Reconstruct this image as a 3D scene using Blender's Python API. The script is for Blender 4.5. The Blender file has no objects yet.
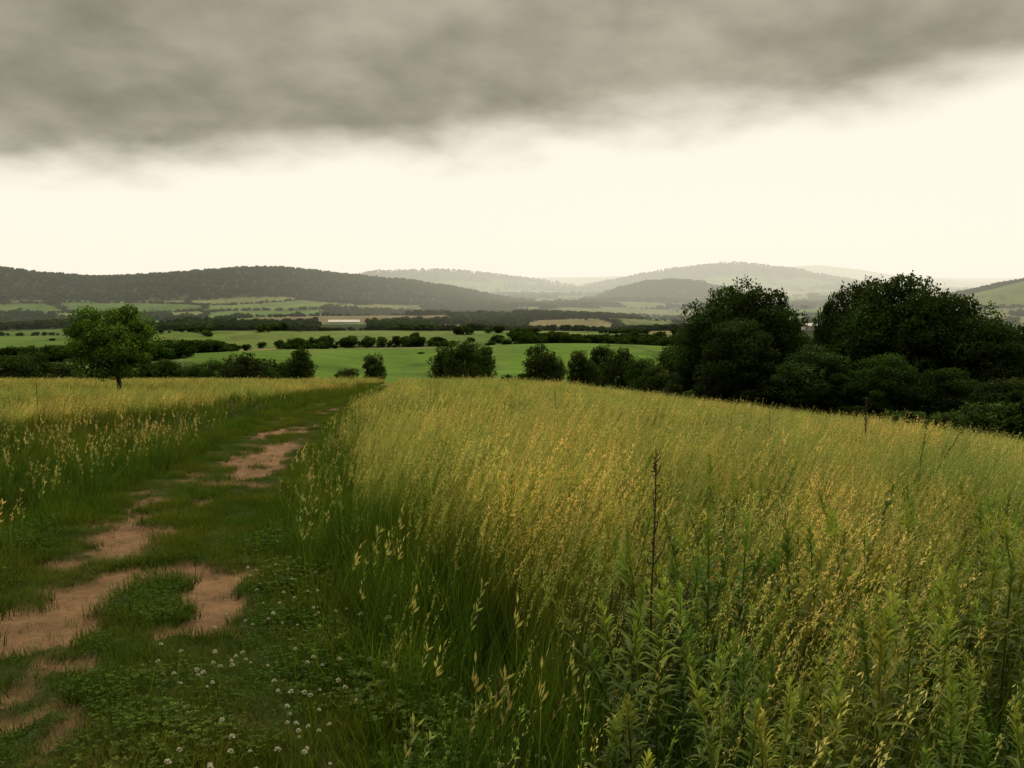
import bpy, math, numpy as np
from mathutils import Vector
rng = np.random.default_rng(7)
S = bpy.context.scene
S.view_settings.view_transform='Standard'; S.view_settings.look='None'
S.view_settings.exposure=0; S.view_settings.gamma=1
F=796.0; TH=math.radians(7.8)

# ---------------------------------------------------------------- noise
def h2(ix,iy,seed=0):
    a=(ix.astype(np.int64)*374761393+iy.astype(np.int64)*668265263+seed*974634777)&0xFFFFFFFF
    a=((a^(a>>13))*1274126177)&0xFFFFFFFF
    a=((a^(a>>16))*2246822519)&0xFFFFFFFF
    a=a^(a>>15)
    return (a&0xFFFFFF)/float(0xFFFFFF)
def vn(x,y,seed=0):
    ix=np.floor(x);iy=np.floor(y);fx=x-ix;fy=y-iy
    fx=fx*fx*(3-2*fx);fy=fy*fy*(3-2*fy)
    a=h2(ix,iy,seed);b=h2(ix+1,iy,seed);c=h2(ix,iy+1,seed);d=h2(ix+1,iy+1,seed)
    return (a*(1-fx)+b*fx)*(1-fy)+(c*(1-fx)+d*fx)*fy
def fbm(x,y,o=4,seed=0):
    s=0;a=.5;t=0
    for i in range(o):
        s=s+a*vn(x*2**i+i*17.3,y*2**i-i*9.1,seed+i);t+=a;a*=.5
    return s/t
def ss(a,b,x):
    t=np.clip((x-a)/(b-a),0,1);return t*t*(3-2*t)

# ---------------------------------------------------------------- terrain
PR=[0,200,300,400,500,600,700,900,1200,1600,2200,3000,5000,8000,12000,30000]
PZ=[0,-28,-40,-48,-51,-53,-62,-69,-78,-86,-94,-101,-117,-122,-112,-100]
def ridge(t,r,r0,w,pts,tree):
    px=np.array([p[0] for p in pts],float);py=np.array([p[1] for p in pts],float)
    tt=(px-512)/F/1.009
    zt=1.65+(275-py)/F*r0-tree
    base=np.interp(r0,PR,PZ)
    top=np.maximum(np.interp(t,tt,zt,left=zt[0],right=zt[-1])-base,0)
    return top*np.exp(-((r-r0)/w)**2)
R1=[(-900,285),(-200,262),(0,268),(50,273),(100,276),(180,273),(240,270),(280,269),(330,273),(400,279),(450,286),(500,297),(560,306)]
R2=[(200,290),(300,279),(350,275),(380,271),(440,270),(490,274),(540,280),(580,287),(600,283),(640,275),(680,267),(720,263),(760,266),(800,271),(850,280),(920,291),(1000,295)]
R3=[(300,282),(500,278),(600,277),(700,272),(780,268),(820,266),(860,270),(900,276),(960,280),(1024,281),(1300,276)]
RK=[(585,302),(600,293),(620,285),(645,280),(670,278),(700,280),(730,288),(755,302)]
RR=[(880,308),(920,302),(960,294),(1000,286),(1024,281),(1150,274),(1500,280)]
def H(x,y):
    x=np.asarray(x,float);y=np.asarray(y,float)
    r=np.hypot(x,y);phi=np.clip(np.arctan2(x,y),-1.35,1.35);t=np.tan(phi)
    yb=np.where(y<0,45*np.tanh(y/45),y)
    near=-.112*yb-.000118*np.clip(yb,0,400)**2-.135*((np.sqrt((x-2)**2+36)+(x-2))/2-((40**.5)-2)/2)
    near=near+(fbm(x/23,y/23,3,5)-.5)*.5*ss(6,30,r)
    far=np.interp(r,PR,PZ)+(fbm(x/420,y/420,3,11)-.5)*18*ss(300,900,r)*(1-.5*ss(2500,4000,r))
    far=far+(fbm(x/520,y/300,2,211)-.5)*38*ss(640,950,r)*(1-.8*ss(2300,3200,r))
    far=far+5.0*np.exp(-((x-45)/110)**2-((y-560)/90)**2)-4*np.exp(-((x+70)/70)**2-((y-470)/120)**2)+3.5*np.exp(-((x+150)/60)**2-((y-520)/70)**2)
    w=ss(125,230,r)
    z=near*(1-w)+far*w
    fr=ss(-.3,.1,y/np.maximum(r,1))
    for r0,wd,p,tr in((3000,430,R1,10),(6500,800,R2,7),(10000,1300,R3,0),(3600,260,RK,12),(2300,330,RR,3)):
        z=z+ridge(t,r,r0,wd,p,tr)*fr
    return z
PY=np.array([-30,0,2.94,3.57,5.13,6.5,8.9,13.9,21,28,37,48,65,90,130])
PX=np.array([-1.0,-1.2,-1.6,-1.9,-2.5,-3.0,-3.55,-4.5,-5.7,-6.4,-7.3,-8.5,-10.5,-14,-20])
def pathx(y): return np.interp(y,PY,PX)
def pdx(x,y):
    return (x-pathx(y)+(fbm(x*0+3,y/3.,2,77)-.5)*.5)*np.interp(y,[0,6,14,30],[.97,.95,.97,.98])
PATCH=[(-2.95,5.4,.50,.46,1.3),(-2.74,4.35,.42,.46,1.25),(-2.25,3.75,.34,.24,.95),(-2.03,5.25,.22,.45,1.15),(-4.24,13.2,.45,2.1,1.15),(-3.46,8.3,.36,.75,1.1),(-2.2,3.2,.24,.18,1.1),(-3.35,6.7,.32,.5,1.1),(-3.85,10.8,.28,1.1,1.05),(-5.0,17.5,.4,2.0,1.0),(-5.9,24,.45,2.4,.85),(-1.9,4.5,.2,.3,.85),(-1.75,2.7,.3,.2,.7)]
def soil(x,y):
    dx=pdx(x,y)
    wx=(fbm(x*1.6,y*1.6,3,231)-.5)*.7;wy=(fbm(x*1.6,y*1.2,3,232)-.5)*1.0
    G=0
    for a,b,c,d,e in PATCH: G=G+e*np.exp(-((x+wx-a)/c)**2-((y+wy-b)/d)**2)
    tr=np.exp(-((dx+.50)/.3)**2)+.6*np.exp(-((dx-.45)/.25)**2)
    n=fbm(x*3.2,y*2.4,5,37)-.5
    m=ss(.36,.74,np.minimum(G,1.1)+n*2.1+.22*tr-.05)
    return m*(1-ss(.95,1.25,np.abs(dx)))*ss(-3,1,y)*(1-ss(30,45,y))
C=lambda *a:np.array(a,float)
PAL=np.array([(.10,.175,.032),(.115,.17,.04),(.14,.18,.055),(.21,.19,.085),(.08,.145,.03),(.12,.18,.045),(.165,.19,.065),(.09,.17,.03)])
BLD=[(343,1345,52,12,2,.05,'poultry_barn'),(965,980,18,9,4,-.2,'farm_barn'),(812,960,17,10,6,.15,'farmhouse')]
def bear(px): return (px-512)/F/1.009
def cover(x,y):
    """field layout -> colour, woodland density, hedge closeness"""
    r=np.maximum(np.hypot(x,y),1);phi=np.arctan2(x,y)
    wx=(fbm(x/180,y/180,3,51)-.5)*.30;wy=(fbm(x/180,y/180,3,52)-.5)*.30
    u=phi/.12+wx;v=np.log(r)/.125+wy+.25*np.sin(phi*3.1)
    iu=np.floor(u);iv=np.floor(v)
    d1=np.full(x.shape,9.);d2=d1.copy();cid=np.zeros(x.shape);cb=cid.copy()
    for a in(-1,0,1):
        for b in(-1,0,1):
            cx=iu+a;cy=iv+b
            sx=cx+.15+.7*h2(cx,cy,61);sy=cy+.15+.7*h2(cx,cy,62)
            d=np.hypot(u-sx,(v-sy))
            k=h2(cx,cy,63);k2=h2(cx,cy,64)
            nw=d<d1
            d2=np.where(nw,d1,np.minimum(d2,d));
            cid=np.where(nw,k,cid);cb=np.where(nw,k2,cb);d1=np.where(nw,d,d1)
    t=np.tan(np.clip(phi,-1.35,1.35))
    col=PAL[(cid*len(PAL)*.999).astype(int)]
    wood=(cb<.20)*.9
    cop=fbm(x/(40+r*.03),y/(40+r*.03),3,321)
    wood=np.where((wood<.1)&(cop>.68)&(r>640),.9,wood)
    hedge=d2-d1
    def box(t0,t1,r0,r1):
        jt=(fbm(r/60,t*9,2,91)-.5)*.05;jr=1+(fbm(t*14,r*0+2.2,3,92)-.5)*.16
        return (t>t0+jt)&(t<t1+jt)&(r*jr>r0)&(r*jr<r1)
    def setf(m,c,w):
        nonlocal col,wood,hedge
        if c is not None: col=np.where(m[...,None],C(*c),col)
        wood=np.where(m,w,wood);hedge=np.where(m,9,hedge)
    setf(box(-9,-.40,260,430),(.08,.13,.03),.5)
    setf(box(-9,-.37,430,600),(.12,.18,.045),.0)
    setf(box(-.50,-.30,560,640),(.07,.12,.03),.7)
    setf(box(-.40,.27,240,640),(.10,.185,.022),0)
    setf(box(.24,9,230,900),(.07,.11,.03),.8)
    setf(box(-.30,-.10,700,735),(.07,.12,.03),.75)
    setf(box(-.50,-.20,780,940),(.11,.18,.038),0)
    setf(box(.0,.5,670,760),(.07,.11,.03),.85)
    setf(box(-.22,.12,850,1050),(.13,.185,.045),0)
    setf(box(-.1,.25,1100,1150),(.07,.11,.03),.85)
    setf(box(-.33,-.08,1350,1540),(.20,.16,.09),0)
    setf(box(-.75,-.49,780,1050),(.10,.17,.035),0)
    setf(box(.05,.3,2000,2500),(.15,.18,.07),0)
    setf(box(.45,.9,950,1500),(.12,.17,.05),0)
    m=(t<-.06)&(r>2450)&(r<3700)&(fbm(x/250,y/250,3,70)>.42-.32*(t<-.25)); wood=np.where(m,1.,wood)
    m=(t>.09)&(t<.31)&(np.abs(r-3600)<330); wood=np.where(m,1.,wood)
    m=(np.abs(r-6500)<1000)&(fbm(x/500,y/500,3,72)>.45); wood=np.where(m,.9,wood)
    return col,wood,hedge
def terrain_col(x,y):
    r=np.hypot(x,y)
    col,wood,hedge=cover(x,y)
    v=.7+.6*fbm(x/40,y/90,4,21)
    col=col*v[...,None]*.95
    st=.95+.10*(np.sin((x*.5+y*.86)/3.2)>0)*ss(300,330,r)*(1-ss(900,1400,r))
    col=col*st[...,None]
    dr=fbm(x/150,y/150,4,222);vein=np.exp(-((dr-.5)/.018)**2)[...,None]*((wood<.1)&(r>240))[...,None]
    col=col*(1-.4*vein)
    dryp=ss(.55,.75,fbm(x/70,y/110,4,223))[...,None]*.7
    col=col*(1-dryp)+(col*.5+C(.17,.18,.06)*.5)*dryp
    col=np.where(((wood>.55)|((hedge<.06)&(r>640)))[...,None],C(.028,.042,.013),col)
    near=C(.045,.055,.015)*(.6+.8*fbm(x*2,y*2,3,3))[...,None]
    gold=C(.18,.17,.058)
    g=ss(60,130,r)[...,None]
    near=near*(1-g)+gold*g
    w=ss(150,235,r+ (fbm(x/20,y/20,2,8)-.5)*40)[...,None]
    col=near*(1-w)+col*w
    dx=pdx(x,y)
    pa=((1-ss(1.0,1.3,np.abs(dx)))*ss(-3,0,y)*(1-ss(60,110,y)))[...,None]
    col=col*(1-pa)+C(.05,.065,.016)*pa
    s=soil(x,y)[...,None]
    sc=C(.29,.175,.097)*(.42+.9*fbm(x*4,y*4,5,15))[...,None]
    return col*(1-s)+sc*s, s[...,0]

def mk(name,V,Q,mats,col=None,mi=None,smooth=False):
    me=bpy.data.meshes.new(name)
    V=np.ascontiguousarray(V,dtype=np.float32);Q=np.ascontiguousarray(Q,dtype=np.int32)
    me.vertices.add(len(V));me.vertices.foreach_set('co',V.ravel())
    me.loops.add(Q.size);me.loops.foreach_set('vertex_index',Q.ravel())
    me.polygons.add(len(Q));me.polygons.foreach_set('loop_start',np.arange(len(Q),dtype=np.int32)*4)
    for m in mats: me.materials.append(m)
    if mi is not None: me.polygons.foreach_set('material_index',np.asarray(mi,dtype=np.int32))
    me.update(calc_edges=True)
    if col is not None:
        a=me.color_attributes.new('col','FLOAT_COLOR','POINT')
        c=np.ones((len(V),4),dtype=np.float32);c[:,:3]=col
        a.data.foreach_set('color',c.ravel())
    if smooth: me.polygons.foreach_set('use_smooth',np.ones(len(Q),dtype=bool))
    return me
def obj(name,me,parent=None,loc=None):
    o=bpy.data.objects.new(name,me);S.collection.objects.link(o)
    if parent: o.parent=parent
    if loc is not None: o.location=loc
    return o

# ---------------------------------------------------------------- materials
class NT:
    def __init__(s,nt): s.nt=nt;s.n=nt.nodes;s.l=nt.links
    def new(s,t,**k):
        n=s.n.new(t)
        for a,b in k.items(): setattr(n,a,b)
        return n
    def inp(s,n,i,v):
        if isinstance(v,bpy.types.NodeSocket): s.l.new(v,n.inputs[i])
        elif v is not None: n.inputs[i].default_value=v
    def m(s,op,a,b=None,c=None,clamp=False):
        n=s.new('ShaderNodeMath',operation=op,use_clamp=clamp)
        s.inp(n,0,a);s.inp(n,1,b);s.inp(n,2,c);return n.outputs[0]
    def sst(s,a,b,x):
        n=s.new('ShaderNodeMapRange',interpolation_type='SMOOTHSTEP')
        s.inp(n,0,x);s.inp(n,1,a);s.inp(n,2,b);return n.outputs[0]
    def mix(s,f,a,b,bt='MIX'):
        n=s.new('ShaderNodeMix',data_type='RGBA',blend_type=bt)
        s.inp(n,0,f);s.inp(n,6,a);s.inp(n,7,b);return n.outputs[2]
    def noise(s,vec,scale,detail=3,rough=.55):
        n=s.new('ShaderNodeTexNoise');n.inputs['Scale'].default_value=scale
        n.inputs['Detail'].default_value=detail;n.inputs['Roughness'].default_value=rough
        s.l.new(vec,n.inputs['Vector']);return n.outputs['Fac']
def mat(name):
    m=bpy.data.materials.new(name);m.use_nodes=True;m.node_tree.nodes.clear();return m,NT(m.node_tree)
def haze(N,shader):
    """aerial haze painted onto far surfaces as cream emission (by world position)"""
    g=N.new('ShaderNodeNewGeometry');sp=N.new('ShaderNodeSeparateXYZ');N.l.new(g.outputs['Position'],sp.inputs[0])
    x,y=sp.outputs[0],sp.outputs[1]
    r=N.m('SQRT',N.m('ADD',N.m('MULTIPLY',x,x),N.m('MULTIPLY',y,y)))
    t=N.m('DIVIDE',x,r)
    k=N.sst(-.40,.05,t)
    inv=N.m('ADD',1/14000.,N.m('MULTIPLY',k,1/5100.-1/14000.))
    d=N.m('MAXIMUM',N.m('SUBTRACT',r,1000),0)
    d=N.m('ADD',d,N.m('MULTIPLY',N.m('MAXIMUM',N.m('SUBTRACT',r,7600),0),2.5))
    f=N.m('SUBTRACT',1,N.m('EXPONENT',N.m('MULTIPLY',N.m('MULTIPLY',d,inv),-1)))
    e=N.new('ShaderNodeEmission');e.inputs[0].default_value=(.92,.86,.68,1);e.inputs[1].default_value=1  # surface glow standing in for hazy air, no volume
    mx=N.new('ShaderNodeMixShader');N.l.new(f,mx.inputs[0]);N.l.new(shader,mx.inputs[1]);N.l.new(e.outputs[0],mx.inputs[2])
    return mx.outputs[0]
def out(N,sh):
    o=N.new('ShaderNodeOutputMaterial');N.l.new(sh,o.inputs[0])
def m_ground():
    m,N=mat('ground_soil_and_fields')
    a=N.new('ShaderNodeAttribute',attribute_name='col')
    g=N.new('ShaderNodeNewGeometry')
    n1=N.noise(g.outputs['Position'],14,7,.75);n2=N.noise(g.outputs['Position'],.05,5,.65)
    c=N.mix(1,a.outputs['Color'],N.mix(n1,(.3,.3,.3,1),(1.6,1.6,1.6,1)),'MULTIPLY')
    c=N.mix(1,c,N.mix(n2,(.6,.65,.6,1),(1.4,1.32,1.3,1)),'MULTIPLY')
    b=N.new('ShaderNodeBsdfPrincipled');N.l.new(c,b.inputs['Base Color']);b.inputs['Roughness'].default_value=1
    b.inputs['Specular IOR Level'].default_value=.1
    bp=N.new('ShaderNodeBump');bp.inputs['Strength'].default_value=1;bp.inputs['Distance'].default_value=.04
    N.l.new(N.noise(g.outputs['Position'],22,6,.7),bp.inputs['Height']);N.l.new(bp.outputs[0],b.inputs['Normal'])
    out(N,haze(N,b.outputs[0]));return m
def m_leafy(name,hz=False,trans=.35,gloss=.25,gold=0.,vscale=.12,oirand=.6,fine=0):
    m,N=mat(name)
    a=N.new('ShaderNodeAttribute',attribute_name='col');g=N.new('ShaderNodeNewGeometry')
    oi=N.new('ShaderNodeObjectInfo')
    c=a.outputs['Color']
    n=N.noise(g.outputs['Position'],vscale,3)
    nn=N.sst(.35,.65,n)
    c=N.mix(1,c,N.mix(nn,(.76,.93,.75,1),(1.20+gold,1.06+gold*.4,1.02,1)),'MULTIPLY')
    if fine:
        n=N.sst(.33,.67,N.noise(g.outputs['Position'],fine,2))
        c=N.mix(1,c,N.mix(n,(.62,.74,.65,1),(1.32,1.2,1.1,1)),'MULTIPLY')
    if oirand:
        v=N.m('ADD',1-oirand/2,N.m('MULTIPLY',oi.outputs['Random'],oirand))
        hs=N.new('ShaderNodeHueSaturation');N.l.new(c,hs.inputs['Color']);N.l.new(v,hs.inputs['Value'])
        N.l.new(N.m('ADD',.485,N.m('MULTIPLY',oi.outputs['Random'],.03)),hs.inputs['Hue'])
        c=hs.outputs[0]
    d=N.new('ShaderNodeBsdfPrincipled');N.l.new(c,d.inputs['Base Color']);d.inputs['Roughness'].default_value=.55
    d.inputs['Specular IOR Level'].default_value=gloss
    t=N.new('ShaderNodeBsdfTranslucent');N.l.new(N.mix(1,c,(1.32,1.36,.7,1),'MULTIPLY'),t.inputs[0])
    x=N.new('ShaderNodeMixShader');x.inputs[0].default_value=trans
    N.l.new(d.outputs[0],x.inputs[1]);N.l.new(t.outputs[0],x.inputs[2])
    sh=x.outputs[0]
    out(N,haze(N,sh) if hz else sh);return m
def m_plain(name,c,rough=.8,scale=8,hz=False,var=.3):
    m,N=mat(name);g=N.new('ShaderNodeNewGeometry')
    n=N.noise(g.outputs['Position'],scale,5,.65)
    cc=N.mix(n,tuple(v*(1-var) for v in c)+(1,),tuple(v*(1+var) for v in c)+(1,))
    b=N.new('ShaderNodeBsdfPrincipled');N.l.new(cc,b.inputs['Base Color']);b.inputs['Roughness'].default_value=rough
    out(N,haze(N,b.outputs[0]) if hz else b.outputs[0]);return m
M_ground=m_ground()
M_grass=m_leafy('meadow_grass_blade',gold=.06,vscale=.16,gloss=.12,oirand=0,fine=1.1)
M_path=m_leafy('short_grass_blade',vscale=1.2,gloss=.05,oirand=0)
M_weed=m_leafy('goldenrod_leaf',trans=.4,gloss=.12,vscale=.8,oirand=0,fine=3)
M_leaf=m_leafy('tree_leaf',trans=.2,gloss=.03,vscale=.25)
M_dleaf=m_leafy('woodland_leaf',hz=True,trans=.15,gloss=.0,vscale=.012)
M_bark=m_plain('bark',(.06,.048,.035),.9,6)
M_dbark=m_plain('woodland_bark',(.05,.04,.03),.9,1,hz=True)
M_dead=m_plain('dead_stalk',(.07,.04,.022),.8,40)
M_clover=m_plain('clover_flower',(.60,.58,.42),.8,200,var=.15)
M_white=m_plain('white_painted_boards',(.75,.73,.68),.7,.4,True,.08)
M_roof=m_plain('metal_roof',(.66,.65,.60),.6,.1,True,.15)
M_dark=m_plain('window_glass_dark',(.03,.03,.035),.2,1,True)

# ---------------------------------------------------------------- ground sheet
ang=np.concatenate([np.linspace(-.86,.86,900),np.linspace(.86,2*math.pi-.86,122)[1:-1]])
NA=len(ang);rad=np.concatenate([[.25],np.geomspace(.9,32000,880)]);NR=len(rad)
A,Rr=np.meshgrid(ang,rad);X=Rr*np.sin(A);Y=Rr*np.cos(A)
Z=H(X,Y);col,sm=terrain_col(X,Y)
Z=Z-.035*sm*(Rr<60)+(fbm(X*3,Y*3,3,2)-.5)*.05*(1-ss(10,40,Rr))
V=np.stack([X,Y,Z],-1).reshape(-1,3)
i=np.arange(NR-1)[:,None];j=np.arange(NA)[None,:];jn=(j+1)%NA
Q=np.stack([i*NA+j,i*NA+jn,(i+1)*NA+jn,(i+1)*NA+j],-1).reshape(-1,4)[:,::-1]
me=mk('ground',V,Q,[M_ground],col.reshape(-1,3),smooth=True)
obj('ground',me)

# ---------------------------------------------------------------- vegetation geometry
def strips(base,top_dir,h,w,k,wang,bend,c0,c1,rg,pw=.8):
    n=len(h);s=np.linspace(0,1,k+1)[None,:,None]
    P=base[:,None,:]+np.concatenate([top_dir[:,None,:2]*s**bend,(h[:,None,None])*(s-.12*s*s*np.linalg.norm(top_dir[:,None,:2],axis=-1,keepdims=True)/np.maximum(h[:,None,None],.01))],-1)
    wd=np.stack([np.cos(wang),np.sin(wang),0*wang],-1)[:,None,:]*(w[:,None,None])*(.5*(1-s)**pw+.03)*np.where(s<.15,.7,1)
    L=P-wd;Rg=P+wd
    V=np.stack([L,Rg],2).reshape(-1,3)
    b=(np.arange(n)*(k+1)*2)[:,None];q=np.arange(k)[None,:]*2
    Q=np.stack([b+q,b+q+1,b+q+3,b+q+2],-1).reshape(-1,4)
    cj=(rg.uniform(.75,1.25,(n,1,1)))
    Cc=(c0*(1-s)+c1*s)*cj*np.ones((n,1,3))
    Cc=np.repeat(Cc,2,axis=1).reshape(-1,3)
    return V,Q,Cc
def join(parts):
    Vs=[];Qs=[];Cs=[];o=0
    for v,q,c in parts:
        Vs.append(v);Qs.append(q+o);Cs.append(c);o+=len(v)
    return np.concatenate(Vs),np.concatenate(Qs),np.concatenate(Cs)
def quads_at(P,D,L,W,rg,c):
    n=len(P);D=D/np.linalg.norm(D,axis=1,keepdims=True)
    r=rg.normal(size=(n,3));s=np.cross(D,r);s/=np.linalg.norm(s,axis=1,keepdims=True)
    L=np.broadcast_to(L,(n,))[:,None];W=np.broadcast_to(W,(n,))[:,None]
    V=np.stack([P,P+D*L*.45+s*W*.5,P+D*L,P+D*L*.45-s*W*.5],1).reshape(-1,3)
    Q=np.arange(4*n).reshape(n,4)
    cc=np.repeat(c*rg.uniform(.7,1.3,(n,1)),4,axis=0)
    return V,Q,cc
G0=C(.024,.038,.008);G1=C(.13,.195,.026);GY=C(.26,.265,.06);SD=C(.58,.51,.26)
def tuft(seed,nb,ns,R,h,w,lod,wind=.22,g1=G1,seedc=SD,nseg=None):
    rg=np.random.default_rng(seed);parts=[];k=nseg or lod
    a=rg.uniform(0,6.28,nb);rr=R*np.sqrt(rg.uniform(0,1,nb))
    base=np.stack([rr*np.cos(a),rr*np.sin(a),0*a-.03],-1)
    hh=h*rg.uniform(.45,1.0,nb);da=rg.uniform(0,6.28,nb);ln=hh*rg.uniform(.05,.55,nb)
    td=np.stack([ln*np.cos(da)+wind*hh,ln*np.sin(da)],-1)
    c1=g1 if rg.random()<.6 else (g1*.6+GY*.4)
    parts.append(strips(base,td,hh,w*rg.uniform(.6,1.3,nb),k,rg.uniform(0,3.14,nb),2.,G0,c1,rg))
    if ns:
        a=rg.uniform(0,6.28,ns);rr=R*np.sqrt(rg.uniform(0,1,ns))
        base=np.stack([rr*np.cos(a),rr*np.sin(a),0*a-.03],-1)
        hh=h*rg.uniform(.8,1.48,ns);da=rg.uniform(0,6.28,ns);ln=hh*rg.uniform(.0,.2,ns)
        td=np.stack([ln*np.cos(da)+wind*.9*hh,ln*np.sin(da)],-1)
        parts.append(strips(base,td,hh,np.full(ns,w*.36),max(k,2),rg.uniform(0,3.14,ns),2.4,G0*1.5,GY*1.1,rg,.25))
        m={5:30,3:10,2:3}[lod];q=rg.uniform(.75,1.02,(ns,m))
        lm=np.linalg.norm(td,axis=1)[:,None]
        P=base[:,None,:]+np.stack([td[:,0:1]*q**2.4,td[:,1:2]*q**2.4,hh[:,None]*(q-.12*q*q*lm/hh[:,None])],-1)
        sl,sw_={5:(.016,.0042),3:(.038,.009),2:(.085,.02)}[lod]
        P=P.reshape(-1,3);D=rg.normal(size=P.shape)*.33+C(.4,0,.9)
        sc=np.repeat(seedc[None]*np.where(rg.random((ns,1))<.4,C(.58,.78,.5),C(1.08,1.06,1.1)),m,axis=0)
        parts.append(quads_at(P+rg.normal(size=P.shape)*.004,D,sl,sw_,rg,sc))
    return join(parts)
def bake(name,T,mats,x,y,s,keep=None,wind=True,tilt=.08,mi=None,sz=None):
    """one merged mesh of many tufts standing on the ground"""
    if keep is not None: x,y,s=x[keep],y[keep],s[keep]
    n=len(x);z=H(x,y);idx=rng.integers(0,len(T),n);Vs=[];Qs=[];Cs=[];Ms=[];o=0
    ro=rng.uniform(-.9,.9,n) if wind else rng.uniform(0,6.28,n);tx=rng.normal(0,tilt,n);ty=rng.normal(0,tilt,n)
    br=rng.uniform(.64,1.36,n);wm=rng.uniform(.86,1.16,n)
    for k,(v,q,c) in enumerate(T):
        I=np.nonzero(idx==k)[0]
        if len(I)==0: continue
        cs=np.cos(ro[I])[:,None];sn=np.sin(ro[I])[:,None];sc=s[I][:,None]
        vx=v[:,0][None]*sc;vy=v[:,1][None]*sc;vz=v[:,2][None]*sc
        X=vx*cs-vy*sn+vz*tx[I][:,None]+x[I][:,None];Yy=vx*sn+vy*cs+vz*ty[I][:,None]+y[I][:,None]
        Zz=vz+z[I][:,None]-.115*(vx*sn+vy*cs)
        Vs.append(np.stack([X,Yy,Zz],-1).reshape(-1,3).astype(np.float32))
        Qs.append((q[None]+(np.arange(len(I))*len(v))[:,None,None]+o).reshape(-1,4).astype(np.int32))
        tint=np.stack([br[I]*wm[I],br[I],br[I]],-1)
        Cs.append((c[None]*tint[:,None,:]).reshape(-1,3).astype(np.float32))
        if mi is not None: Ms.append(np.tile(mi[k],len(I)))
        o+=len(I)*len(v)
    me=mk(name,np.concatenate(Vs),np.concatenate(Qs),mats,np.concatenate(Cs),np.concatenate(Ms) if mi is not None else None)
    print(name,n,len(me.polygons))
    return obj(name,me)
def coll(name,meshes):
    c=bpy.data.collections.new(name)
    for k,m in enumerate(meshes):
        o=bpy.data.objects.new('%s_%02d'%(name,k),m);c.objects.link(o)
    return c
def scatter(name,cl,P,rot,scl,idx):
    me=bpy.data.meshes.new(name);n=len(P)
    me.vertices.add(n);me.vertices.foreach_set('co',np.ascontiguousarray(P,dtype=np.float32).ravel())
    a=me.attributes.new('rot','FLOAT_VECTOR','POINT');a.data.foreach_set('vector',np.ascontiguousarray(rot,dtype=np.float32).ravel())
    a=me.attributes.new('scl','FLOAT_VECTOR','POINT');a.data.foreach_set('vector',np.ascontiguousarray(scl,dtype=np.float32).ravel())
    a=me.attributes.new('idx','INT','POINT');a.data.foreach_set('value',np.ascontiguousarray(idx,dtype=np.int32))
    me.update();o=obj(name,me)
    ng=bpy.data.node_groups.new(name+'_scatter','GeometryNodeTree')
    ng.interface.new_socket('Geometry',in_out='INPUT',socket_type='NodeSocketGeometry')
    ng.interface.new_socket('Geometry',in_out='OUTPUT',socket_type='NodeSocketGeometry')
    gi=ng.nodes.new('NodeGroupInput');go=ng.nodes.new('NodeGroupOutput')
    ci=ng.nodes.new('GeometryNodeCollectionInfo');ci.inputs['Collection'].default_value=cl
    ci.inputs['Separate Children'].default_value=True;ci.inputs['Reset Children'].default_value=True
    ip=ng.nodes.new('GeometryNodeInstanceOnPoints');ip.inputs['Pick Instance'].default_value=True
    def na(t,nm):
        k=ng.nodes.new('GeometryNodeInputNamedAttribute');k.data_type=t;k.inputs['Name'].default_value=nm;return k.outputs[0]
    ng.links.new(gi.outputs[0],ip.inputs['Points']);ng.links.new(ci.outputs[0],ip.inputs['Instance'])
    ng.links.new(na('INT','idx'),ip.inputs['Instance Index'])
    ng.links.new(na('FLOAT_VECTOR','rot'),ip.inputs['Rotation']);ng.links.new(na('FLOAT_VECTOR','scl'),ip.inputs['Scale'])
    ng.links.new(ip.outputs[0],go.inputs[0])
    md=o.modifiers.new('scatter','NODES');md.node_group=ng
    return o
def sector(n,r0,r1,amax=.70):
    r=np.sqrt(rng.uniform(r0*r0,r1*r1,n));a=rng.uniform(-amax,amax,n)
    return r*np.sin(a),r*np.cos(a)
def greenzone(x,y):
    dx=pdx(x,y)
    left=(dx<-1.0)&(dx>-1.0-np.interp(y,[3,8,14,22,45],[9,5.0,3.4,2.0,.7])-1.6*(fbm(x/2,y/2,2,9)-.5))
    right=(dx>1.0)&(dx<1.0+np.interp(y,[2,6,14,30],[.9,.7,.6,.4]))
    return left,right
def weedzone(x,y):
    return ss(.44,.58,fbm(x*1.2+3,y*1.2,3,88)+.2*ss(3.4,1.9,y)+.06*ss(.2,1.2,x)-.14*ss(3.2,5.5,y))*ss(.02,.10,x/y)
LX,LD=(113-512)/F/1.009*37,37.
T_n=[tuft(100+k,18,[5,7,10,6,8,6][k],.12,.72,.006,5,nseg=4) for k in range(6)]
T_l=[tuft(150+k,22,[0,1,2,0][k],.13,.76,.0075,5,nseg=4,wind=.1,g1=C(.09,.16,.02)) for k in range(4)]
T_m=[tuft(200+k,13,10,.2,.66,.009,3,nseg=2) for k in range(6)]
T_f=[tuft(300+k,13,14,.5,.58,.024,2,nseg=1,seedc=SD*.85) for k in range(5)]
T_g=[tuft(400+k,26,[0,1,0,1][k],.13,.40,.008,3,.12,C(.09,.16,.02),seedc=SD*.7) for k in range(4)]
T_s=[tuft(500+k,24,0,.10,.11,.0055,2,.05,C(.11,.165,.022)) for k in range(5)]
gm=[M_grass];pm=[M_path]
x,y=sector(7500,1.15,12.5);dx=pdx(x,y);gl,gr=greenzone(x,y)
hv=.75+.5*fbm(x/1.2,y/1.2,2,44)
sz=np.clip(.6+.5*(np.abs(dx)-1.1),.55,1)*rng.uniform(.75,1.18,len(x))*hv
gold=fbm(x/2.2,y/2.2,3,47)+.035*(y-5.5)
wz=weedzone(x,y)
k=(np.abs(dx)>1.12)&(~gl)&(rng.random(len(x))>wz*.45)
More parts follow.
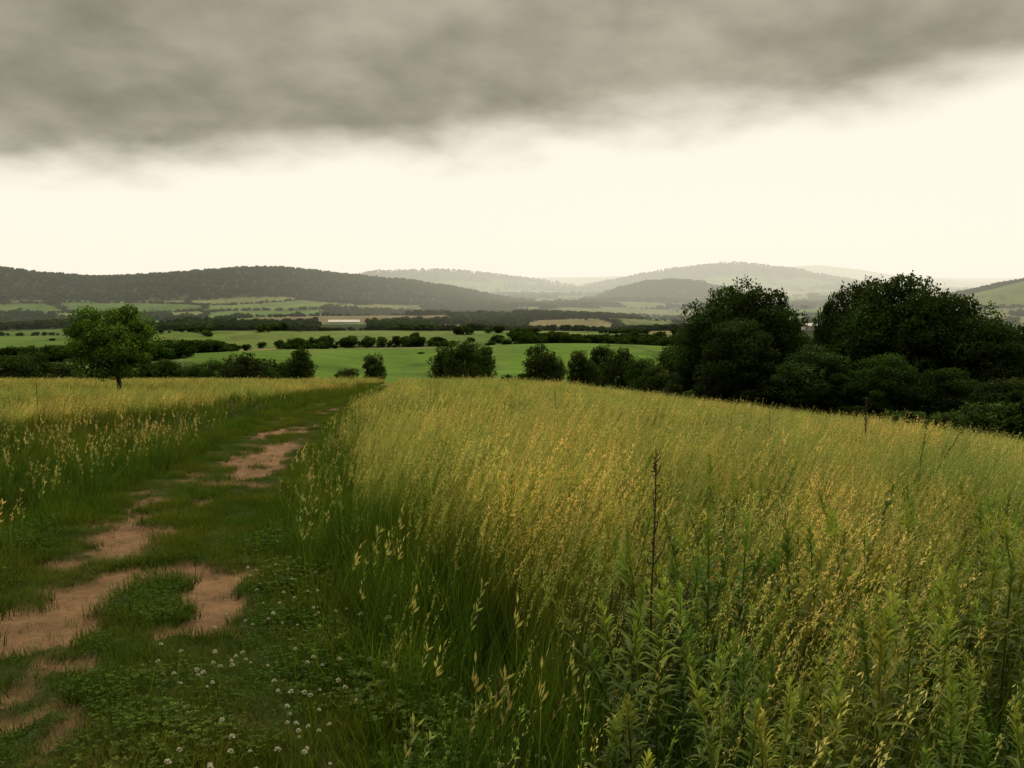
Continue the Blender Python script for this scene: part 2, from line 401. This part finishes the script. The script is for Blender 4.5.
isg=(gold<.36)|gr|(y<1.9)|((x<.3)&(y<3.4))
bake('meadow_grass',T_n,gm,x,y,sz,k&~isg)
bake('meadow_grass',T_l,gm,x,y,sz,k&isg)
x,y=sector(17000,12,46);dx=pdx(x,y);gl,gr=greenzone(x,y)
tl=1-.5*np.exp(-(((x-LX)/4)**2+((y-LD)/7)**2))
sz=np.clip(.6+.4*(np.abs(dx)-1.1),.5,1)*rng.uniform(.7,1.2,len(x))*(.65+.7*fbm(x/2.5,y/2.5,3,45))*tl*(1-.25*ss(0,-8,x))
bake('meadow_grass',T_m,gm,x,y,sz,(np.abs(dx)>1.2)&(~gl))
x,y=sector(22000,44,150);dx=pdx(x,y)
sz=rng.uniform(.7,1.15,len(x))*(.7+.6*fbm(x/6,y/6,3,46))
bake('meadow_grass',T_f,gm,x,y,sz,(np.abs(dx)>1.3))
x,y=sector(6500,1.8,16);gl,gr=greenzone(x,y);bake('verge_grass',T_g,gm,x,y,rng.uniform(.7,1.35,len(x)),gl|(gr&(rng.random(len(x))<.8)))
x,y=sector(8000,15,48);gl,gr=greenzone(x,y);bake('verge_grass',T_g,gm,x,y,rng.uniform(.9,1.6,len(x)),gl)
def turf(n,y0,y1,s0,s1,hw=1.35):
    y=rng.uniform(y0,y1,n);x=pathx(y)+rng.uniform(-hw,hw+.1,n)
    so=soil(x,y);keep=(rng.random(n)>so*.95)
    tr=np.exp(-((np.abs(pdx(x,y))-.5)/.3)**2)
    s=rng.uniform(s0,s1,n)*np.where(so>.3,.55,1)*(1-.35*tr)*(1+.9*ss(.75,1.3,np.abs(pdx(x,y))))*(.6+.8*fbm(x*2,y*2,2,19))
    return x,y,s,keep
x,y,s,k=turf(10000,1.6,9,.5,1.6);bake('path_turf',T_s,pm,x,y,s,k,False)
x,y,s,k=turf(7500,9,26,.8,1.6);bake('path_turf',T_s,pm,x,y,s,k,False)
x,y,s,k=turf(4500,26,75,1.4,2.4);bake('path_turf',T_s,pm,x,y,s,k,False)
def clover(seed):
    rg=np.random.default_rng(seed);n=14;parts=[]
    a=rg.uniform(0,6.28,n);rr=.10*np.sqrt(rg.uniform(0,1,n));hz=rg.uniform(.02,.07,n)
    for k in range(3):
        b=a*3+k*2.09;D=np.stack([np.cos(b),np.sin(b),.25+0*b],-1)
        P=np.stack([rr*np.cos(a),rr*np.sin(a),hz],-1)
        s=np.stack([-np.sin(b),np.cos(b),0*b],-1);L=.011
        Vv=np.stack([P,P+D*L*.6+s*.005,P+D*L,P+D*L*.6-s*.005],1).reshape(-1,3)
        parts.append((Vv,np.arange(4*n).reshape(n,4),np.repeat(C(.07,.115,.018)*rg.uniform(.6,1.4,(n,1)),4,axis=0)))
    return join(parts)
x,y,s,k=turf(2200,1.8,7,.8,1.4);bake('clover_leaves',[clover(q) for q in range(4)],pm,x,y,s,k&(fbm(x*1.6,y*1.6,3,99)>.5),False)
def flower(seed):
    rg=np.random.default_rng(seed);hgt=.16
    T1=strips(np.zeros((1,3)),C(.02,.01)[None],np.array([hgt]),np.array([.003]),3,np.array([.5]),2,G1,G1,rg,.1)
    n=46;d=rg.normal(size=(n,3));d/=np.linalg.norm(d,axis=1,keepdims=True);d[:,2]=np.abs(d[:,2])*1.2-.25
    T2=quads_at(C(.02,.01,hgt)+d*.003,d,.0085,.005,rg,C(.6,.6,.4))
    return join([T1,T2]),np.r_[np.zeros(len(T1[1])),np.ones(len(T2[1]))]
fl=[flower(k) for k in range(3)]
n=190;y=2.2+3.2*rng.random(n)**1.5;x=np.interp(y,[2.4,3,4,6.5],[-.85,-.85,-1.1,-1.9])+rng.normal(0,.36,n)*np.where(rng.random(n)<.3,2.2,1)
bake('clover_flowers',[f[0] for f in fl],[M_path,M_clover],x,y,rng.uniform(.7,1.25,n),(soil(x,y)<.3)&(fbm(x*2,y*2,2,17)>.42),False,mi=[f[1] for f in fl])

# leafy goldenrod
def goldenrod(seed):
    rg=np.random.default_rng(seed);h=rg.uniform(.66,.98);parts=[]
    ln=C(rg.uniform(-.06,.18),rg.uniform(-.1,.08))
    for wa in(.2,1.8): parts.append(strips(np.zeros((1,3)),ln[None],np.array([h]),np.array([.008]),6,np.array([wa]),1.6,C(.03,.04,.01),C(.12,.15,.03),rg,.2))
    n=int(rg.uniform(80,120));q=np.concatenate([rg.uniform(.2,.9,n-30),rg.uniform(.84,1.0,30)]);q.sort()
    a=np.arange(n)*2.4+rg.normal(0,.3,n)
    P=np.stack([ln[0]*q**1.6,ln[1]*q**1.6,h*q*(1-.12*q*np.linalg.norm(ln)/h)],-1)
    up=np.interp(q,[.2,.7,.9,1],[.0,.7,1.5,3.2])+rg.normal(0,.25,n)
    D=np.stack([np.cos(a),np.sin(a),up],-1);D/=np.linalg.norm(D,axis=1,keepdims=True)
    L=np.interp(q,[.2,.6,.9,1],[.07,.09,.07,.045])*rg.uniform(.6,1.15,n);W=L*.18
    s=np.stack([-np.sin(a),np.cos(a),0*a],-1)
    def pt(f,w,dr): return P+D*(L*f)[:,None]+s*(W*w)[:,None]+C(0,0,-1)*(L*dr)[:,None]
    v=np.stack([pt(0,0,0),pt(.3,.42,-.02),pt(.65,.4,.06),pt(1,0,.3),pt(.65,-.4,.06),pt(.3,-.42,-.02),pt(.3,0,.02),pt(.65,0,.1)],1)
    b=(np.arange(n)*8)[:,None]
    Q=np.concatenate([b+np.array([[0,1,2,7]]),b+np.array([[0,7,4,5]]),b+np.array([[7,2,3,4]])])
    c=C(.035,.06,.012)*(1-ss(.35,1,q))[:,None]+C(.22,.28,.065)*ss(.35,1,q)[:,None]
    parts.append((v.reshape(-1,3),Q,np.repeat(c*rg.uniform(.7,1.25,(n,1)),8,axis=0)))
    return join(parts)
n=1700;y=rng.uniform(1.3,6.5,n);x=rng.uniform(-.3,5,n)
dn=weedzone(x,y)*(x<y*.8)
bake('goldenrod_plants',[goldenrod(q+5) for q in range(10)],[M_weed],x,y,rng.uniform(.72,1.15,n)*np.interp(y,[1.2,2.2],[.82,1]),rng.random(n)<dn*.62,False,tilt=.13)

# ---------------------------------------------------------------- tubes & trees
def tube(pts,rads,k=6):
    pts=np.asarray(pts,float);n=len(pts);Vv=[]
    for i_ in range(n):
        d=pts[min(i_+1,n-1)]-pts[max(i_-1,0)];d/=np.linalg.norm(d)+1e-9
        u=np.cross(d,[.3,.9,.1] if abs(d[2])>.8 else [0,0,1]);u/=np.linalg.norm(u);v=np.cross(d,u)
        a=np.arange(k)*2*math.pi/k
        Vv.append(pts[i_]+rads[i_]*(np.cos(a)[:,None]*u+np.sin(a)[:,None]*v))
    Vv=np.concatenate(Vv);Q=[]
    for i_ in range(n-1):
        for j_ in range(k):
            Q.append([i_*k+j_,i_*k+(j_+1)%k,(i_+1)*k+(j_+1)%k,(i_+1)*k+j_])
    return Vv,np.array(Q),np.full((len(Vv),3),.05)
def tree_mesh(name,seed,ncl,nleaf,leaf,cbase=.22,wid=.42,trunk=.028,mats=None,crad=.12,c=C(.045,.085,.02),k=6,taper=1.0,sep=.62):
    rg=np.random.default_rng(seed);wood=[]
    wob=rg.normal(0,.012,(6,2));zs=np.linspace(0,.8,6)
    tp=np.c_[np.cumsum(wob,0),zs];tp[0,:2]=0;tp[0,2]=-.02
    tr=trunk*np.array([1.5,.95,.8,.6,.4,.15]);wood.append(tube(tp,tr,k+2))
    cen=[]
    lob=rg.uniform(.7,1.15,9)
    tries=0
    while len(cen)<ncl and tries<9000:
        tries+=1
        d=rg.normal(size=3);d/=np.linalg.norm(d)
        az=(math.atan2(d[1],d[0])/(2*math.pi)*9)%9;lb=lob[int(az)]*(1-az%1)+lob[(int(az)+1)%9]*(az%1)
        rr=rg.uniform(.35,1)**.5
        hh=(1-cbase)/2
        p=np.array([d[0]*rr*(wid-crad*.8)*lb,d[1]*rr*(wid-crad*.8)*lb,cbase+hh+d[2]*rr*(hh-crad*.6)])
        if p[2]>.5: p[:2]*=1-(p[2]-.5)*.35*taper
        if all(np.linalg.norm(p-q)>crad*sep for q in cen): cen.append(p)
    cen=np.array(cen);P=[];D=[];cc=[]
    for p in cen:
        h0=max(.12,min(p[2]*.62,.7));b=np.array([np.interp(h0,zs,tp[:,0]),np.interp(h0,zs,tp[:,1]),h0])
        mid=(b+p)/2+rg.normal(0,.015,3)+np.array([0,0,.02])
        if ncl>20: wood.append(tube([b,mid,p],[trunk*.4,trunk*.22,trunk*.06],4))
        n=int(nleaf/len(cen));d=rg.normal(size=(n,3));d/=np.linalg.norm(d,axis=1,keepdims=True)
        cr=crad*rg.uniform(.6,1.3);bump=1+.25*np.sin(d[:,0]*5+seed)*np.cos(d[:,1]*6+p[0]*40)
        q=p+d*np.array([1,1,.62])*cr*(rg.uniform(.3,1,(n,1))**.45)*bump[:,None]
        P.append(q);D.append(np.cross(d,rg.normal(size=(n,3)))+d*.35+C(0,0,-.15));
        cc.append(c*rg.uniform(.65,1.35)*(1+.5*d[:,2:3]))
    P=np.concatenate(P);D=np.concatenate(D);cc=np.concatenate(cc)
    zm=np.percentile(P[:,2],99.6)
    Lf=quads_at(P,D,leaf*rg.uniform(.7,1.3,len(P)),leaf*.75,rg,cc)
    W=join(wood);Vv,Q,Cc=join([W,Lf]);Vv=Vv/C(1,1,zm)
    mi=np.r_[np.zeros(len(W[1])),np.ones(len(Lf[1]))]
    return mk(name,Vv,Q,mats,Cc,mi)
mb=[M_bark,M_leaf]
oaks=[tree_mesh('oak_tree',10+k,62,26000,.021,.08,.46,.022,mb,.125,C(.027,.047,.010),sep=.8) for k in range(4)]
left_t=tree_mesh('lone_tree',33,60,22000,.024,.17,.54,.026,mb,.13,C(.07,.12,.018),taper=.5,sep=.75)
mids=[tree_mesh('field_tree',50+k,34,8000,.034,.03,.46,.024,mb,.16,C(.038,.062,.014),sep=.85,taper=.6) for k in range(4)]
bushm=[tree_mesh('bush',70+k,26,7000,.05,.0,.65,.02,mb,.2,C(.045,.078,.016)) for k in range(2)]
def sOf(py): 
    v=(py-384)/F;return (math.sin(TH)+v*math.cos(TH))/(math.cos(TH)-v*math.sin(TH))
def tree(name,me,px,top,d,wpx,wid,z0=0,rot=None):
    x=bear(px)*d;z=float(H(x,d));h=1.65-sOf(top)*d-z
    w=wpx*d/F
    o=obj(name,me,loc=(x,d,z-.05-z0));o.scale=(w/(2*wid),w/(2*wid),h+z0);o.rotation_euler=(0,0,rng.uniform(0,6.28) if rot is None else rot)
    return o
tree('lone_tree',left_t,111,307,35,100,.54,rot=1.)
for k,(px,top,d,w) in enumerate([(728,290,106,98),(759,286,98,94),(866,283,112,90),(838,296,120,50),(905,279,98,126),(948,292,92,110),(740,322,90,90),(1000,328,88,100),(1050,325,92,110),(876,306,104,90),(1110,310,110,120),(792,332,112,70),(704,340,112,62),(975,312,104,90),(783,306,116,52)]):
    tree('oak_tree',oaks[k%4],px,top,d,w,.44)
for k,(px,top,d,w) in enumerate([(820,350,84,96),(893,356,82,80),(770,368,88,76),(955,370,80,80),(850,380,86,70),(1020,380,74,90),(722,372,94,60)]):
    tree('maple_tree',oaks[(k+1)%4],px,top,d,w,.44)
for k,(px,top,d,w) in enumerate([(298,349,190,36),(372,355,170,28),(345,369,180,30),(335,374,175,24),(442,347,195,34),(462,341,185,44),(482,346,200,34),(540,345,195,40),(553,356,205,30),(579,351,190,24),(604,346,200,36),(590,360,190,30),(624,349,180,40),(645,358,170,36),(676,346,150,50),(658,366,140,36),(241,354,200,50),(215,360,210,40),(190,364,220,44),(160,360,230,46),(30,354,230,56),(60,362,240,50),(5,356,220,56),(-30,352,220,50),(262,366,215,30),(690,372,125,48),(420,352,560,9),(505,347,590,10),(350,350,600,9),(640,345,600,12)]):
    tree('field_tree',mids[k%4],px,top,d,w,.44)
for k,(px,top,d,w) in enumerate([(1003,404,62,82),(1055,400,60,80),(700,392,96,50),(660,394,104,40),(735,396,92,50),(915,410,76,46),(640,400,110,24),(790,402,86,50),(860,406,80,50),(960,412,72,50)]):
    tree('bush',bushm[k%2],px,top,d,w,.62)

# ---------------------------------------------------------------- distant woods
dm=[M_dbark,M_dleaf]
dist=[tree_mesh('woodland_tree',90+k,12,520,.115,.02,.42,.03,dm,.2,C(.036,.060,.014)*(.8+.12*k),k=3) for k in range(5)]
c_d=coll('woodland_tree',dist)
def woods(n,r0,r1,hs,am=.80):
    r=np.sqrt(rng.uniform(r0*r0,r1*r1,n))
    a=rng.uniform(-am,am,n);x=r*np.sin(a);y=r*np.cos(a)
    c_,w,hd=cover(x,y)
    hr=fbm(x/220,y/220,2,123)
    p=np.where(w>0,w,np.where((hd<.055)&(hr>.32),1.,.0007))
    p=np.where((w==0)&(hd>5),np.where(r<640,0.,.001),p)
    for b in BLD:
        bx,by=bear(b[0])*b[1],b[1]
        p=np.where((np.abs(x-bx*y/by)<b[2]*.7)&(y<by+12)&(y>by-260),0,p)
    k=rng.random(n)<p
    x,y,w=x[k],y[k],w[k];n=len(x)
    s=rng.uniform(hs*.5,hs*1.15,n)*(.8+.4*fbm(x/60,y/60,2,5))*np.where(w>0,1,.62)
    return x,y,s,np.where(w>0,1.1,1.7)
allx=[woods(*a) for a in[(8000,235,650,9,.8),(24000,600,1300,8,.8),(44000,1300,2450,9.5,.75),(34000,2450,3950,13,.72),(17000,3950,8000,20,.62)]]
x,y,s,wf=[np.concatenate([a[i_] for a in allx]) for i_ in range(4)]
n=len(x);z=H(x,y)-.3;sw=s*rng.uniform(.9,1.6,n)*wf
scatter('distant_woodland',c_d,np.stack([x,y,z],-1),np.stack([0*x,0*x,rng.uniform(0,6.28,n)],-1),np.stack([sw,sw,s],-1),rng.integers(0,5,n))
print('woods',n)

# ---------------------------------------------------------------- farm buildings
def barn(px,d,L,W,h,rot,name,rise=.25):
    x=bear(px)*d;z=float(H(x,d));e=obj(name,None,loc=(x,d,z));e.rotation_euler=(0,0,rot)
    l,w=L/2,W/2;rz=h+W*rise
    def part(nm,V,Fc,m):
        me=bpy.data.meshes.new(nm);me.from_pydata(V,[],Fc);me.materials.append(m);me.update();return obj(nm,me,e)
    part('walls',[(-l,-w,-2),(l,-w,-2),(l,w,-2),(-l,w,-2),(-l,-w,h),(l,-w,h),(l,w,h),(-l,w,h),(-l,0,rz),(l,0,rz)],
         [(0,1,5,4),(2,3,7,6),(1,2,6,9,5),(3,0,4,8,7)],M_white)
    ov=.5
    part('roof',[(-l-ov,-w-ov,h-.2),(l+ov,-w-ov,h-.2),(l+ov,0,rz+.25),(-l-ov,0,rz+.25),(-l-ov,w+ov,h-.2),(l+ov,w+ov,h-.2)],[(0,1,2,3),(3,2,5,4)],M_roof)
    V=[];Fc=[]
    for q in np.arange(-l+3,l-2,5):
        b=len(V);V+=[(q,-w-.03,h*.35),(q+1.2,-w-.03,h*.35),(q+1.2,-w-.03,h*.75),(q,-w-.03,h*.75)];Fc.append((b,b+1,b+2,b+3))
    part('windows',V,Fc,M_dark)
    part('door',[(l+.03,-1.5,0),(l+.03,1.5,0),(l+.03,1.5,h*.85),(l+.03,-1.5,h*.85)],[(0,1,2,3)],M_dark)
for b in BLD: barn(*b)

# ---------------------------------------------------------------- dead stalks
def stalk(name,px,d,h,br,seed,bend=0.,rad=.0045):
    rg=np.random.default_rng(seed);x=bear(px)*d;z=float(H(x,d));parts=[]
    n=7;zz=np.linspace(0,h,n);wx=np.cumsum(rg.normal(0,.006,n))+bend*(zz/h)**2;wy=np.cumsum(rg.normal(0,.006,n))
    P=np.c_[wx,wy,zz];parts.append(tube(P,rad*np.linspace(1,.35,n),6))
    for q in range(br):
        f=rg.uniform(.35,.97);b=np.array([np.interp(f*h,zz,wx),np.interp(f*h,zz,wy),f*h]);a=rg.uniform(0,6.28);L=rg.uniform(.03,.3)*h*(1.1-f)
        t=b+np.array([math.cos(a)*L*.5,math.sin(a)*L*.5,L]);parts.append(tube([b,(b+t)/2+np.array([math.cos(a),math.sin(a),0])*L*.12,t],[rad*.5,rad*.4,rad*.2],4))
    m=60;q=rg.uniform(.6,1,m);PP=np.c_[np.interp(q*h,zz,wx),np.interp(q*h,zz,wy),q*h]
    parts.append(quads_at(PP,rg.normal(size=(m,3))+C(0,0,.6),.016*rad/.0045,.007*rad/.0045,rg,C(.1,.06,.03)))
    Vv,Q,Cc=join(parts);o=obj(name,mk(name,Vv,Q,[M_dead],Cc),loc=(x,d,z));return o
stalk('dead_weed_stalk',659,3.1,1.34,9,1,0,.0062)
stalk('dead_weed_stalk',648,3.0,.95,6,2,-.05);stalk('dead_weed_stalk',672,2.9,.85,7,3,.12)
stalk('dead_weed_stalk',930,9,1.35,9,4,.1,.007);stalk('dead_weed_stalk',940,9.3,1.3,9,5,.45,.007)
stalk('dead_weed_stalk',555,13,1.25,6,6,0,.006);stalk('dead_weed_stalk',875,17,1.6,14,7,0,.014);stalk('dead_weed_stalk',780,11,1.3,6,8,0,.006)
stalk('dead_weed_stalk',28,15,1.1,5,9,0,.006);stalk('dead_weed_stalk',430,15,1.2,5,10,0,.006)

# ---------------------------------------------------------------- sky
W=bpy.data.worlds.new('World');S.world=W;W.use_nodes=True;W.node_tree.nodes.clear();N=NT(W.node_tree)
AZ=math.radians(14);EL=math.radians(48)
tc=N.new('ShaderNodeTexCoord');sp=N.new('ShaderNodeSeparateXYZ');N.l.new(tc.outputs['Generated'],sp.inputs[0])
x,y,z=sp.outputs
r=N.m('MAXIMUM',N.m('SQRT',N.m('ADD',N.m('MULTIPLY',x,x),N.m('MULTIPLY',y,y))),.001)
e=N.m('DIVIDE',z,r);sa=N.m('DIVIDE',x,r);fr=N.m('DIVIDE',y,r)
den=N.m('ADD',N.m('MAXIMUM',z,0),.30)
cv=N.new('ShaderNodeCombineXYZ');N.l.new(N.m('DIVIDE',x,den),cv.inputs[0]);N.l.new(N.m('DIVIDE',y,den),cv.inputs[1])
n1=N.noise(cv.outputs[0],2.0,6,.47);n2=N.noise(cv.outputs[0],5.6,5,.5)
b=N.m('ADD',.146,N.m('MULTIPLY',sa,.09))
ee=N.m('ADD',e,N.m('MULTIPLY',N.m('SUBTRACT',n1,.5),.10));ee=N.m('ADD',ee,N.m('MULTIPLY',N.m('SUBTRACT',n2,.5),.03))
mask=N.sst(N.m('SUBTRACT',b,.022),N.m('ADD',b,.06),ee)
cn=N.sst(.29,.71,N.m('ADD',N.m('MULTIPLY',n1,.62),N.m('MULTIPLY',n2,.38)))
cl=N.mix(cn,(.53,.487,.38,1),(.268,.244,.183,1))
cl=N.mix(1,cl,N.m('ADD',.97,N.m('MULTIPLY',sa,.14)),'MULTIPLY')
hi=N.m('ADD',1,N.m('MULTIPLY',N.sst(.42,1.1,e),2.6))
bk=N.m('ADD',.35,N.m('MULTIPLY',N.sst(-.9,.3,fr),.65))
bk=N.m('ADD',bk,N.m('MULTIPLY',N.m('SUBTRACT',1,bk),N.sst(1.0,3.,e)))
cl=N.mix(1,cl,N.m('MULTIPLY',hi,bk),'MULTIPLY')
sky=N.new('ShaderNodeTexSky',sky_type='NISHITA');sky.sun_disc=False;sky.sun_elevation=EL;sky.sun_rotation=AZ
sk=N.mix(1,sky.outputs[0],(.1,.1,.1,1),'MULTIPLY')
gap=N.mix(.95,sk,(1.04,.97,.81,1))
gap=N.mix(1,gap,bk,'MULTIPLY')
fin=N.mix(mask,gap,cl)
bg=N.new('ShaderNodeBackground');N.l.new(fin,bg.inputs[0]);bg.inputs[1].default_value=1
o=N.new('ShaderNodeOutputWorld');N.l.new(bg.outputs[0],o.inputs[0])
sl=bpy.data.lights.new('sun','SUN');sl.energy=1.5;sl.angle=math.radians(12);sl.color=(1,.89,.68)
so=bpy.data.objects.new('sun',sl);S.collection.objects.link(so)
D=Vector((math.sin(AZ)*math.cos(EL),math.cos(AZ)*math.cos(EL),math.sin(EL)))
so.rotation_euler=D.to_track_quat('Z','Y').to_euler();so.location=(0,0,50)
# ---------------------------------------------------------------- camera
cd=bpy.data.cameras.new('camera');cd.sensor_width=36;cd.lens=28;cd.clip_start=.05;cd.clip_end=60000
co=bpy.data.objects.new('camera',cd);S.collection.objects.link(co);co.location=(0,0,1.65+float(H(0.,0.)))
co.rotation_euler=(math.pi/2-TH,0,0);S.camera=co
